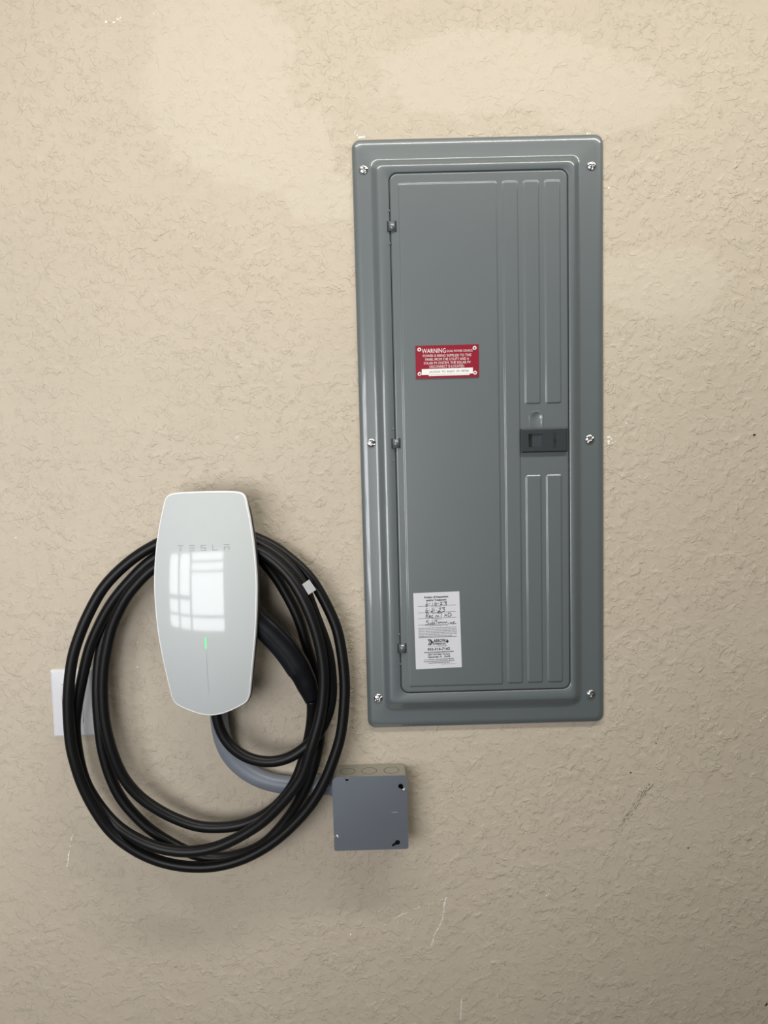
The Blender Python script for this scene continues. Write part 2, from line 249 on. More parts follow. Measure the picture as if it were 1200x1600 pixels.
mt, nt, N, L, b = nodes_of('green_status_light')
b.inputs['Base Color'].default_value = (0.05, 0.6, 0.15, 1)
b.inputs['Emission Color'].default_value = (0.05, 1.0, 0.18, 1)
b.inputs['Emission Strength'].default_value = 1.5
M['led'] = mt
mt, nt, N, L, b = nodes_of('lit_tube')
b.inputs['Emission Color'].default_value = (1.0, 0.96, 0.88, 1)
b.inputs['Emission Strength'].default_value = 6.0
M['tube'] = mt

# ------------------------------------------------------------------ helpers
def mesh_obj(name, verts, faces, mat, parent=None, smooth=False, mats=None, fmat=None):
    me = bpy.data.meshes.new(name)
    me.from_pydata([tuple(v) for v in verts], [], faces)
    me.update()
    for mm in (mats or [mat]):
        me.materials.append(mm)
    if fmat:
        for p, k in zip(me.polygons, fmat): p.material_index = k
    if smooth:
        for p in me.polygons: p.use_smooth = True
    o = bpy.data.objects.new(name, me)
    C.objects.link(o)
    if parent is not None: o.parent = parent
    return o

def bm_obj(name, bm, mat, parent=None, smooth=False):
    bmesh.ops.recalc_face_normals(bm, faces=bm.faces)
    me = bpy.data.meshes.new(name)
    bm.to_mesh(me); bm.free()
    me.materials.append(mat)
    if smooth:
        for p in me.polygons: p.use_smooth = True
    o = bpy.data.objects.new(name, me)
    C.objects.link(o)
    if parent is not None: o.parent = parent
    return o

def tag(o, label, cat, group=None):
    o['label'] = label; o['category'] = cat
    if group: o['group'] = group
    return o

def thing(name, label, cat, loc):
    # parts are modelled in world coordinates; the empty sits at the thing's base
    o = bpy.data.objects.new(name, None)
    o.empty_display_size = 0.05
    C.objects.link(o)
    o.location = loc
    return tag(o, label, cat)

def adopt(root, sub=None):
    """shift the children so that they keep their world position under the empty"""
    inv = Matrix.Translation(-root.location)
    for ch in root.children:
        ch.matrix_parent_inverse = inv

def add_box(bm, x0, x1, y0, y1, z0, z1, bevel=0.0, seg=2):
    r = bmesh.ops.create_cube(bm, size=1.0)
    vs = r['verts']
    for v in vs:
        v.co = Vector(((x0 + x1) / 2 + v.co.x * (x1 - x0), (y0 + y1) / 2 + v.co.y * (y1 - y0), (z0 + z1) / 2 + v.co.z * (z1 - z0)))
    if bevel > 0:
        es = list({e for v in vs for e in v.link_edges})
        bmesh.ops.bevel(bm, geom=es, offset=bevel, segments=seg, affect='EDGES', profile=0.5)

def box(name, x0, x1, y0, y1, z0, z1, mat, parent=None, bevel=0.0, smooth=False):
    bm = bmesh.new(); add_box(bm, x0, x1, y0, y1, z0, z1, bevel)
    return bm_obj(name, bm, mat, parent, smooth)

def catmull(P, n):
    P = [Vector(p) for p in P]; out = []
    for i in range(len(P) - 1):
        p0, p1, p2, p3 = P[max(i - 1, 0)], P[i], P[i + 1], P[min(i + 2, len(P) - 1)]
        for k in range(n):
            t = k / n
            out.append(0.5 * (2 * p1 + (p2 - p0) * t + (2 * p0 - 5 * p1 + 4 * p2 - p3) * t * t + (3 * p1 - p0 - 3 * p2 + p3) * t ** 3))
    out.append(P[-1])
    return out

def relax(P, it):
    for _ in range(it):
        P = [P[0]] + [(P[i - 1] + 2 * P[i] + P[i + 1]) / 4 for i in range(1, len(P) - 1)] + [P[-1]]
    return P

def frames(P):
    T = []
    for i in range(len(P)):
        t = P[min(i + 1, len(P) - 1)] - P[max(i - 1, 0)]
        T.append(t.normalized())
    out = []
    n = Vector((0, -1, 0))
    for t in T:      # reference direction: out of the wall
        a = (n - t * n.dot(t)).normalized()
        out.append((t, a, t.cross(a)))
    return out

def sweep(name, P, ra, rb, mat, parent=None, seg=18, cap=True, a0=0.0, a1=2 * math.pi, power=1.0):
    """tube along P; ra = half size out of the wall, rb = half size across"""
    fr = frames(P); V = []; F = []
    closed = abs(a1 - a0 - 2 * math.pi) < 1e-6
    cnt = seg if closed else seg + 1
    for i, (t, a, bb) in enumerate(fr):
        A = ra[i] if isinstance(ra, (list, tuple)) else ra
        B = rb[i] if isinstance(rb, (list, tuple)) else rb
        for k in range(cnt):
            an = a0 + (a1 - a0) * k / seg
            c, s = math.cos(an), math.sin(an)
            c = math.copysign(abs(c) ** power, c); s = math.copysign(abs(s) ** power, s)
            V.append(P[i] + a * (A * c) + bb * (B * s))
    for i in range(len(P) - 1):
        for k in range(seg):
            k2 = (k + 1) % cnt if closed else k + 1
            F.append((i * cnt + k, i * cnt + k2, (i + 1) * cnt + k2, (i + 1) * cnt + k))
    if cap and closed:
        F.append(tuple(range(cnt - 1, -1, -1)))
        F.append(tuple((len(P) - 1) * cnt + k for k in range(cnt)))
    o = mesh_obj(name, V, F, mat, parent, True)
    bm = bmesh.new(); bm.from_mesh(o.data)
    bmesh.ops.recalc_face_normals(bm, faces=bm.faces)
    bm.to_mesh(o.data); bm.free()
    return o

def rrect(x0, x1, z0, z1, r, n=10):
    """rounded rectangle loop, counter-clockwise seen from -Y"""
    pts = []
    for cx, cz, a in ((x1 - r, z1 - r, 0), (x0 + r, z1 - r, 90), (x0 + r, z0 + r, 180), (x1 - r, z0 + r, 270)):
        for k in range(n + 1):
            an = math.radians(a + 90 * k / n)
            pts.append((cx + r * math.cos(an), cz + r * math.sin(an)))
    return pts

def loft(name, loops, mat, parent=None, cap_last=False, cap_first=False, smooth=True):
    """loops: list of (points xz, y)"""
    V = []; F = []; n = len(loops[0][0])
    for pts, y in loops:
        for p in pts:
            yy = y(p[0], p[1]) if callable(y) else y
            V.append((p[0], yy, p[1]))
    for i in range(len(loops) - 1):
        for k in range(n):
            k2 = (k + 1) % n
            F.append((i * n + k, i * n + k2, (i + 1) * n + k2, (i + 1) * n + k))
    if cap_last: F.append(tuple((len(loops) - 1) * n + k for k in range(n)))
    if cap_first: F.append(tuple(range(n - 1, -1, -1)))
    o = mesh_obj(name, V, F, mat, parent, smooth)
    return o

def prism(name, pts, y0, y1, mat, parent=None):
    n = len(pts)
    V = [(p[0], y0, p[1]) for p in pts] + [(p[0], y1, p[1]) for p in pts]
    F = [tuple(range(n)), tuple(range(2 * n - 1, n - 1, -1))] + [(k, k + n, (k + 1) % n + n, (k + 1) % n) for k in range(n)]
    o = mesh_obj(name, V, F, mat, parent)
    bm = bmesh.new(); bm.from_mesh(o.data); bmesh.ops.recalc_face_normals(bm, faces=bm.faces); bm.to_mesh(o.data); bm.free()
    return o

# --- lettering: every line is laid out as a curve text and turned into flat mesh print
_text_cache = {}
def glyphs(body, bold=0.0, shear=0.0):
    key = (body, bold, shear)
    if key in _text_cache: return _text_cache[key]
    cu = bpy.data.curves.new('lettering', 'FONT')
    cu.body = body; cu.size = 1.0; cu.resolution_u = 2; cu.offset = bold; cu.shear = shear; cu.fill_mode = 'FRONT'
    ob = bpy.data.objects.new('lettering', cu); C.objects.link(ob)
    dg = bpy.context.evaluated_depsgraph_get()
    me = bpy.data.meshes.new_from_object(ob.evaluated_get(dg))
    vs = [(v.co.x, v.co.y) for v in me.vertices]; fs = [tuple(p.vertices) for p in me.polygons]
    bpy.data.objects.remove(ob); bpy.data.curves.remove(cu); bpy.data.meshes.remove(me)
    xs = [v[0] for v in vs]; x0, x1 = min(xs), max(xs)
    out = ([((v[0] - x0) / (x1 - x0), v[1] / 0.729) for v in vs], fs)   # width -> 1, cap height -> about 1
    _text_cache[key] = out
    return out

class Print:
    """collects flat marks (u right, v up in the plane of the sheet) and builds one part"""
    def __init__(s): s.V = []; s.F = []
    def poly(s, pts):
        b0 = len(s.V); s.V += pts; s.F.append(tuple(range(b0, b0 + len(pts))))
    def text(s, body, x0, x1, base, cap, bold=0.0, shear=0.0, slope=0.0):
        vs, fs = glyphs(body, bold, shear); b0 = len(s.V)
        for u, v in vs:
            x = x0 + u * (x1 - x0)
            s.V.append((x, base + v * cap + (x - x0) * slope))
        s.F += [tuple(b0 + i for i in f) for f in fs]
    def line(s, p, q, w):
        d = Vector((q[0] - p[0], q[1] - p[1])); n = Vector((-d.y, d.x)).normalized() * w / 2
        s.poly([(p[0] - n.x, p[1] - n.y), (q[0] - n.x, q[1] - n.y), (q[0] + n.x, q[1] + n.y), (p[0] + n.x, p[1] + n.y)])
    def stroke(s, pts, w):
        P = [v for v in catmull([(p[0], p[1], 0) for p in pts], 4)]
        for a, c in zip(P[:-1], P[1:]): s.line((a.x, a.y), (c.x, c.y), w)
    def build(s, name, mapping, mat, parent):
        o = mesh_obj(name, [mapping(*v) for v in s.V], s.F, mat, parent)
        return o

# ------------------------------------------------------------------ room shell
def structure(o):
    o['kind'] = 'structure'; return o
RX0, RX1, RY, RZ = -3.2, 3.4, -1.80, 2.75
wall = structure(box('wall_back', RX0, RX1, 0.0, 0.12, 0.0, RZ, M['stucco']))
structure(box('floor', RX0 - 0.1, RX1 + 0.1, RY - 0.1, 0.12, -0.1, 0.0, M['concrete']))
structure(box('ceiling', RX0 - 0.1, RX1 + 0.1, RY - 0.1, 0.12, RZ, RZ + 0.1, M['ceiling']))
structure(box('wall_left', RX0 - 0.1, RX0, RY, 0.0, 0.0, RZ, M['stucco']))
structure(box('wall_right', RX1, RX1 + 0.1, RY, 0.0, 0.0, RZ, M['stucco']))
# wall with the open garage doorway behind the camera
OX0, OX1, OZ0, OZ1 = -1.61, -0.19, 0.90, 1.86
bm = bmesh.new()
add_box(bm, RX0, OX0, RY - 0.1, RY, 0, RZ); add_box(bm, OX1, RX1, RY - 0.1, RY, 0, RZ)
add_box(bm, OX0, OX1, RY - 0.1, RY, OZ1, RZ); add_box(bm, OX0, OX1, RY - 0.1, RY, 0, OZ0)
structure(bm_obj('wall_front', bm, M['dark_wall']))
# glazing bars of the wide window in that wall
bm = bmesh.new()
def bar_v(q, hw_, q0=0.0, q1=1.0):
    xx = OX0 + (OX1 - OX0) * q
    add_box(bm, xx - hw_, xx + hw_, RY + 0.045, RY + 0.085, OZ0 + (OZ1 - OZ0) * q0, OZ0 + (OZ1 - OZ0) * q1)
def bar_h(q, hw_, q0=0.0, q1=1.0):
    zz = OZ0 + (OZ1 - OZ0) * q
    add_box(bm, OX0 + (OX1 - OX0) * q0, OX0 + (OX1 - OX0) * q1, RY + 0.047, RY + 0.083, zz - hw_, zz + hw_)
for q in (0.0, 0.23, 0.46, 1.0): bar_v(q, 0.022)
for q in (0.0, 1.0): bar_h(q, 0.022)
bar_h(0.42, 0.030, 0.0, 0.46); bar_h(0.86, 0.012, 0.46, 1.0); bar_h(0.74, 0.012, 0.46, 1.0); bar_h(0.20, 0.016)
# arched heads over the two narrow lights
for q in (0.0, 0.23):
    xa, xb = OX0 + (OX1 - OX0) * q, OX0 + (OX1 - OX0) * (q + 0.23)
    xm, rr, zt = (xa + xb) / 2, (xb - xa) / 2, OZ1
    for sgn in (-1, 1):
        pts = [(xm + sgn * rr, zt - rr)] + [(xm + sgn * rr * math.cos(math.radians(an)), zt - rr + rr * math.sin(math.radians(an))) for an in range(15, 91, 15)] + [(xm + sgn * rr, zt)]
        lo = [bm.verts.new((p[0], RY + 0.05, p[1])) for p in pts]; hi = [bm.verts.new((p[0], RY + 0.08, p[1])) for p in pts]
        bm.faces.new(lo); bm.faces.new(hi)
        for i in range(len(pts)): bm.faces.new((lo[i], lo[(i + 1) % len(pts)], hi[(i + 1) % len(pts)], hi[i]))
structure(bm_obj('window_1', bm, M['trim']))

# ------------------------------------------------------------------ electrical panel
panel = thing('electrical_panel', 'tall grey metal electrical breaker panel mounted on the beige wall', 'electrical panel', (0.169, 0, 1.079))
PX0, PX1, PZ0, PZ1 = -0.029, 0.3673, 1.0792, 2.0302
FL = -0.008      # flange face
PL = -0.016      # raised face around the door
def inset(k, r, y, s=1.0):
    return (rrect(PX0 + k, PX1 - k, PZ0 + k, PZ1 - k, max(r - k * s, 0.003)), y)
loops = [inset(0.0, 0.0135, -0.0002), inset(0.0003, 0.0135, -0.0014, 0), inset(0.0008, 0.0135, -0.0032, 0.5), inset(0.0018, 0.0135, -0.0044, 0.6), inset(0.0034, 0.0135, -0.0055, 0.6),
         inset(0.0060, 0.0135, -0.0067, 0.6), inset(0.0085, 0.0135, -0.0076, 0.5), inset(0.0105, 0.0135, -0.00792, 0.4), inset(0.0130, 0.0135, FL, 0.4)]
# step up to the raised centre: outer edge rectangle, inner edge rectangle
SO = (-0.0013, 0.3290, 1.1130, 1.9965); SI = (0.0115, 0.3165, 1.1255, 1.9853)
def lerp4(a, b_, t): return tuple(p + (q - p) * t for p, q in zip(a, b_))
for kk in range(15):
    t = -0.14 + 1.28 * kk / 14
    h = (kk / 14) ** 2 * (3 - 2 * kk / 14)
    q = lerp4(SO, SI, t)
    loops.append((rrect(*q, 0.0125 - 0.004 * t), FL + (PL - FL) * h))
DX0, DX1, DZ0, DZ1 = 0.0284, 0.3077, 1.1420, 1.9735   # door
g = 0.0008
loops += [(rrect(DX0 - g - 0.0012, DX1 + g + 0.0012, DZ0 - g - 0.0012, DZ1 + g + 0.0012, 0.0145), PL),
          (rrect(DX0 - g - 0.0004, DX1 + g + 0.0004, DZ0 - g - 0.0004, DZ1 + g + 0.0004, 0.0138), PL + 0.0005),
          (rrect(DX0 - g, DX1 + g, DZ0 - g, DZ1 + g, 0.0134), PL + 0.0016),
          (rrect(DX0 - g, DX1 + g, DZ0 - g, DZ1 + g, 0.0134), PL + 0.006)]
cover = loft('cover', loops, M['panel'], panel)
box('backing', 0.016, 0.3135, -0.0110, 0.0, 1.129, 1.982, M['gap'], panel)

# door: embossed sheet as a fine height field
FIELD = [(0.0427, 0.1953, 1.1535, 1.9563, 0.0012, 0.002),      # x0 x1 z0 z1 height radius
         (0.2054, 0.2284, 1.1550, 1.9563, 0.0014, 0.003),
         (0.2384, 0.2615, 1.6118, 1.9563, 0.0014, 0.003), (0.2715, 0.2946, 1.6118, 1.9563, 0.0014, 0.003),
         (0.2384, 0.2615, 1.1550, 1.4959, 0.0014, 0.003), (0.2715, 0.2946, 1.1550, 1.4959, 0.0014, 0.003)]
def sd_rr(x, z, x0, x1, z0, z1, r):
    dx = abs(x - (x0 + x1) / 2) - (x1 - x0) / 2 + r; dz = abs(z - (z0 + z1) / 2) - (z1 - z0) / 2 + r
    return math.hypot(max(dx, 0), max(dz, 0)) + min(max(dx, dz), 0) - r
def sstep(a, b_, t):
    t = max(0.0, min(1.0, (t - a) / (b_ - a))); return t * t * (3 - 2 * t)
DIMPLE = (0.2556, 1.5884, 0.0090)
def door_y(x, z):
    h = 0.0
    for x0, x1, z0, z1, hh, r in FIELD:
        h += hh * (1 - sstep(-0.0012, 0.0016, sd_rr(x, z, x0, x1, z0, z1, r)))
    d = math.hypot(x - DIMPLE[0], z - DIMPLE[1])
    if d < 0.014:
        h += -0.0018 * max(0.0, 1 - (d / 0.0092) ** 2) + 0.0005 * (1 - sstep(0.0, 0.003, abs(d - 0.0098))) 
    e = -sd_rr(x, z, DX0, DX1, DZ0, DZ1, 0.0125)
    h -= 0.0022 * (1 - sstep(0.0, 0.0030, e)) ** 2
    return PL - 0.0002 - h
def axis(a, b_, fine, f, c, w):
    out = [a]; x = a
    while x < b_ - 1e-9:
        near = min(abs(x - e) for e in fine)
        x = min(b_, x + (f if near < w else c)); out.append(x)
    return out
xs = axis(DX0, DX1, [DX0, DX1, DIMPLE[0]] + [v for q in FIELD for v in q[:2]], 0.0005, 0.0040, 0.0062)
zs = axis(DZ0, DZ1, [DZ0, DZ1, DIMPLE[1]] + [v for q in FIELD for v in q[2:4]], 0.0007, 0.0110, 0.0120)
V = []; F = []; nx = len(xs)
for z in zs:
    for x in xs:
        # pull the grid's corners onto the rounded outline
        xx, zz = x, z; R = 0.0125
        cx = DX0 + R if x < DX0 + R else (DX1 - R if x > DX1 - R else None)
        cz = DZ0 + R if z < DZ0 + R else (DZ1 - R if z > DZ1 - R else None)
        if cx is not None and cz is not None:
            dx, dz = x - cx, z - cz; mm = max(abs(dx), abs(dz)); ln = math.hypot(dx, dz)
            if ln > 1e-9: xx = cx + dx * mm / ln; zz = cz + dz * mm / ln
        V.append((xx, door_y(xx, zz), zz))
for j in range(len(zs) - 1):
    for i in range(nx - 1):
        F.append((j * nx + i, j * nx + i + 1, (j + 1) * nx + i + 1, (j + 1) * nx + i))
# edge skirt turned back toward the box
ring = [i for i in range(nx)] + [j * nx + nx - 1 for j in range(1, len(zs))] + [(len(zs) - 1) * nx + i for i in range(nx - 2, -1, -1)] + [j * nx for j in range(len(zs) - 2, 0, -1)]
b0 = len(V)
for k in ring: V.append((V[k][0], PL + 0.005, V[k][2]))
for k in range(len(ring)):
    k2 = (k + 1) % len(ring)
    F.append((ring[k], b0 + k, b0 + k2, ring[k2]))
door = mesh_obj('door', V, F, M['panel'], panel, True)

# hinges: a curled tab between two dark slots, with a pressed seat in the frame
for hx, hz in ((0.0302, 1.8925), (0.0284, 1.5533), (0.0303, 1.2176)):
    P = [Vector((hx - 0.0045, PL - 0.0004, hz)), Vector((hx - 0.0020, PL - 0.0030, hz)), Vector((hx + 0.0010, PL - 0.0040, hz)), Vector((hx + 0.0040, PL - 0.0030, hz)), Vector((hx + 0.0062, PL - 0.0006, hz))]
    P = catmull(P, 4)
    Vh = []; Fh = []
    for p in P:
        for dz in (-0.0072, 0.0072): Vh.append((p.x, p.y, p.z + dz))
    for p in P:
        for dz in (-0.0072, 0.0072): Vh.append((p.x, p.y + 0.0012, p.z + dz))
    n = len(P)
    for i in range(n - 1):
        Fh += [(2 * i, 2 * i + 1, 2 * i + 3, 2 * i + 2), (2 * n + 2 * i, 2 * n + 2 * i + 2, 2 * n + 2 * i + 3, 2 * n + 2 * i + 1),
               (2 * i, 2 * i + 2, 2 * n + 2 * i + 2, 2 * n + 2 * i), (2 * i + 1, 2 * n + 2 * i + 1, 2 * n + 2 * i + 3, 2 * i + 3)]
    hinge = mesh_obj('hinge', Vh, Fh, M['panel'], panel, True)
    prism('hinge_slot', rrect(hx - 0.0066, hx - 0.0040, hz - 0.0080, hz + 0.0080, 0.0008, 3), PL - 0.0006, PL + 0.001, M['gap'], hinge)
    prism('hinge_slot', rrect(hx + 0.0056, hx + 0.0080, hz - 0.0080, hz + 0.0085, 0.0008, 3), PL - 0.0012, PL + 0.001, M['gap'], hinge)
    # small pressed nibs above and below on the frame edge
    for dz in (-0.026, 0.024):
        prism('hinge_nib', rrect(hx - 0.0042, hx - 0.0014, hz + dz - 0.0014, hz + dz + 0.0014, 0.0008, 2), PL - 0.0011, PL + 0.001, M['panel'], hinge)

# screws: domed combination heads with a slot and a small cross
def screw_mesh(name, R, dome, slot_w, cross):
    V = [(0, 0, 0)]; F = []
    rings = [0.10, 0.2, 0.3, 0.42, 0.54, 0.66, 0.78, 0.88, 0.95, 1.0]; S = 40
    def hgt(u, w):
        r = math.hypot(u, w)
        h = dome * math.sqrt(max(0.0, 1 - 0.80 * r * r)) if r < 0.999 else dome * 0.25
        if abs(w) < slot_w: h -= dome * 0.55
        elif cross and abs(u) < slot_w * 0.9 and abs(w) < 0.42: h -= dome * 0.6
        return -max(h, 0.0003)
    V[0] = (0, hgt(0, 0), 0)
    for q in rings:
        for k in range(S):
            a = 2 * math.pi * k / S; u, w = q * math.cos(a), q * math.sin(a)
            V.append((u * R, hgt(u, w), w * R))
    for k in range(S):
        V.append((R * math.cos(2 * math.pi * k / S), 0, R * math.sin(2 * math.pi * k / S)))
    for k in range(S): F.append((0, 1 + k, 1 + (k + 1) % S))
    for i in range(len(rings)):
        for k in range(S):
            F.append((1 + i * S + k, 1 + (i + 1) * S + k, 1 + (i + 1) * S + (k + 1) % S, 1 + i * S + (k + 1) % S))
    me = bpy.data.meshes.new(name); me.from_pydata(V, [], F); me.update()
    for p in me.polygons: p.use_smooth = True
    me.materials.append(M['chrome'])
    return me
sm = screw_mesh('screw', 0.0072, 0.0042, 0.13, True)
for sx, sz, ang in ((-0.0111, 1.9829, 115), (0.3475, 1.9805, 85), (-0.0106, 1.5553, 165), (0.3434, 1.5524, 40), (-0.0103, 1.1325, 35), (0.3445, 1.1291, 140)):
    o = bpy.data.objects.new('screw', sm); C.objects.link(o); o.parent = panel
    o.location = (sx, FL + 0.0003, sz); o.rotation_euler = (0, -math.radians(ang), 0)

# latch: charcoal plastic plate with a thumb recess and raised lettering
LX0, LX1, LZ0, LZ1 = 0.2293, 0.3043, 1.5331, 1.5721
TX0, TX1, TZ0, TZ1 = 0.2417, 0.2643, 1.5420, 1.5632
LY = PL - 0.006
lps = [(rrect(LX0, LX1, LZ0, LZ1, 0.0012, 3), PL + 0.0005), (rrect(LX0, LX1, LZ0, LZ1, 0.0012, 3), LY + 0.0016), (rrect(LX0 + 0.0022, LX1 - 0.0022, LZ0 + 0.0022, LZ1 - 0.0022, 0.001, 3), LY),
       (rrect(TX0, TX1, TZ0, TZ1, 0.0008, 3), LY), (rrect(TX0, TX1, TZ0, TZ1, 0.0008, 3), LY + 0.0055)]
latch = loft('latch', lps, M['latch'], panel, smooth=False)
mesh_obj('latch_recess', [(TX0, LY + 0.0055, TZ0), (TX1, LY + 0.0055, TZ0), (TX1, LY + 0.0055, TZ1), (TX0, LY + 0.0055, TZ1)], [(0, 1, 2, 3)], M['latch_dark'], latch)
mesh_obj('thumb_slide', [(TX0 + 0.006, LY + 0.0050, TZ0), (TX0 + 0.006, LY + 0.0030, TZ0), (TX1, LY + 0.0014, TZ0), (TX1, LY + 0.0050, TZ0),
                         (TX0 + 0.006, LY + 0.0050, TZ1), (TX0 + 0.006, LY + 0.0030, TZ1), (TX1, LY + 0.0014, TZ1), (TX1, LY + 0.0050, TZ1)],
         [(0, 1, 5, 4), (1, 2, 6, 5), (2, 3, 7, 6), (0, 3, 2, 1), (4, 5, 6, 7)], M['latch'], latch)
pr = Print(); pr.text('SIEMENS', 0, 0.0245, 0, 0.0046, 0.01)
pr.build('lettering', lambda u, v: (0.2855 - v, LY - 0.0003, 1.5405 + u), M['latch_dark'], latch)
adopt(panel)

# ------------------------------------------------------------------ red warning sign
sign = thing('warning_sign', 'red engraved dual power source warning sign riveted to the grey panel door', 'sign', (0.1137, PL, 1.655))
SY = PL - 0.0012
sy1 = SY - 0.0016
prism('plate', [(0.0635, 1.6550), (0.1637, 1.6554), (0.1640, 1.7068), (0.0637, 1.7067)], sy1, SY, M['sign_red'], sign)
pr = Print()
pr.text('WARNING', 0.0735, 0.1117, 1.6950, 0.0072, 0.004)
pr.text('DUAL POWER SOURCE', 0.1134, 0.1545, 1.6957, 0.0036)
pr.text('POWER IS BEING SUPPLIED TO THIS', 0.0752, 0.1522, 1.6886, 0.0042)
pr.text('PANEL FROM THE UTILITY AND A', 0.0790, 0.1484, 1.6829, 0.0042)
pr.text('SOLAR PV SYSTEM. THE SOLAR PV', 0.0763, 0.1510, 1.6772, 0.0042)
pr.text('DISCONNECT IS LOCATED:', 0.0855, 0.1410, 1.6715, 0.0042)
pr.build('lettering', lambda u, v: (u, sy1 - 0.0002, v), M['white_ink'], sign)
prism('label_strip', [(0.0838, 1.6586), (0.1490, 1.6591), (0.1491, 1.6625), (0.0839, 1.6620)], sy1 - 0.0003, sy1, M['tape'], sign)
strip = prism('label_strip', [(0.0728, 1.6607), (0.1542, 1.6611), (0.1543, 1.6705), (0.0729, 1.6698)], sy1 - 0.0007, sy1 - 0.0003, M['tape'], sign)
pr = Print(); pr.text('OUTSIDE  TO  RIGHT  OF  METER', 0.0850, 0.1482, 1.6636, 0.0030, 0.0, 0.0, 0.012)
pr.build('lettering', lambda u, v: (u, sy1 - 0.0009, v), M['grey_ink'], strip)
for rx, rz in ((0.0697, 1.7005), (0.1577, 1.7009), (0.1577, 1.6620), (0.0694, 1.6622)):
    lp = [([(rx + r * math.cos(2 * math.pi * k / 20), rz + r * math.sin(2 * math.pi * k / 20)) for k in range(20)], y) for r, y in ((0.0032, sy1), (0.0030, sy1 - 0.0007), (0.0022, sy1 - 0.0012), (0.0013, sy1 - 0.0011), (0.0012, sy1 - 0.0004))]
    rv = loft('rivet', lp, M['rivet'], sign)
    n = 20
    mesh_obj('rivet_hole', [(rx + 0.00122 * math.cos(2 * math.pi * k / n), sy1 - 0.0006, rz + 0.00122 * math.sin(2 * math.pi * k / n)) for k in range(n)], [tuple(range(n))], M['ink'], rv)
adopt(sign)

# ------------------------------------------------------------------ white inspection notice
notice = thing('inspection_notice', 'white printed inspection notice with handwriting stuck on the lower panel door', 'notice', (0.09, PL, 1.182))
NTL, NTR, NBR, NBL = (0.0514, 1.3091), (0.1267, 1.3103), (0.1288, 1.1837), (0.0531, 1.1821)
NY = PL - 0.00125
def nmap(u, v):      # u 0..1 to the right, v 0..1 downward
    x = NTL[0] * (1 - u) * (1 - v) + NTR[0] * u * (1 - v) + NBR[0] * u * v + NBL[0] * (1 - u) * v
    z = NTL[1] * (1 - u) * (1 - v) + NTR[1] * u * (1 - v) + NBR[1] * u * v + NBL[1] * (1 - u) * v
    return (x, z)
prism('paper', [NBL, NBR, NTR, NTL], NY - 0.0003, NY, M['paper'], notice)
def nprint(p, name, mat):
    return p.build(name, lambda u, v: (nmap(u, -v)[0], NY - 0.00055, nmap(u, -v)[1]), mat, notice)
pr = Print()
def nt_(body, u0, u1, vc, hv, bold=0.012): pr.text(body, u0, u1, -vc - hv / 2, hv, bold)
nt_('Notice of Inspection', .235, .755, .059, .026, .03); nt_('and/or Treatment', .275, .715, .098, .026, .03)
nt_('Date of Inspection', .385, .60, .187, .010); nt_('Date of Treatment', .39, .60, .272, .010); nt_('Pesticide Used', .41, .59, .348, .010)
nt_('Wood Destroying Organism Treated', .29, .73, .433, .010)
para = ['Pursuant to Chapter 482, Florida Statutes 482.226 (15), this', 'notice is required to be posted, any termite and moisture', 'inspection notice posted in any other location must remain in',
        'place and cannot be removed. Every treatment must be recorded', 'attached to the notice in the attic or crawl area or other visible', 'accessible area of the property inspected and/or treated']
for k, t in enumerate(para): nt_(t, .085, .915 if k < 5 else .80, .463 + .0212 * k, .0125)
nt_('352-316-7162', .265, .755, .742, .033, .03); nt_('www.arrowexterminators.com', .19, .83, .781, .019, .03)
nt_('5817 SW 80th Terrace', .275, .75, .812, .022, .025); nt_('Gainesville, FL   32608', .275, .755, .845, .022, .025)
nt_('It is a Violation of Florida Statutes 482.226', .19, .83, .879, .015, .02); nt_('for anyone other than the property owner to', .175, .845, .902, .015, .02); nt_('remove this notice at any time.', .28, .74, .924, .015, .02)
nt_('Services For Life', .50, .685, .702, .013, .02)
nprint(pr, 'printed_text', M['ink'])
pr = Print()
nt_('APPROVED OCTOBER 2012', .555, .90, .947, .009, 0)
nprint(pr, 'fine_print', M['grey_ink'])
pr = Print()
for v, wd in ((.174, .0035), (.260, .0035), (.336, .0035), (.421, .0035), (.586, .006)): pr.line((.085, -v), (.915, -v), wd)
pr.line((.29, -.706), (.49, -.703), .0025)
nprint(pr, 'ruled_lines', M['grey_ink'])
# arrow emblem: feathered tail, slanted word, arrow head
pr = Print()
pr.poly([(.275, -.612), (.345, -.612), (.385, -.648), (.345, -.690), (.275, -.690), (.315, -.650)])
pr.poly([(.372, -.640), (.40, -.646), (.40, -.656), (.372, -.662)])
pr.text('ARROW', .395, .675, -.655, .043, .03, .25); pr.text('EXTERMINATORS', .385, .665, -.686, .022, .03)
pr.poly([(.665, -.640), (.665, -.660), (.690, -.660), (.690, -.678), (.738, -.648), (.690, -.614), (.690, -.640)])
nprint(pr, 'arrow_emblem', M['ink'])
pr = Print(); pr.poly([(.300, -.617), (.312, -.617), (.348, -.650), (.312, -.685), (.300, -.685), (.334, -.650)])
o = nprint(pr, 'emblem_stripe', M['paper'])
for v in o.data.vertices: v.co.y -= 0.0002
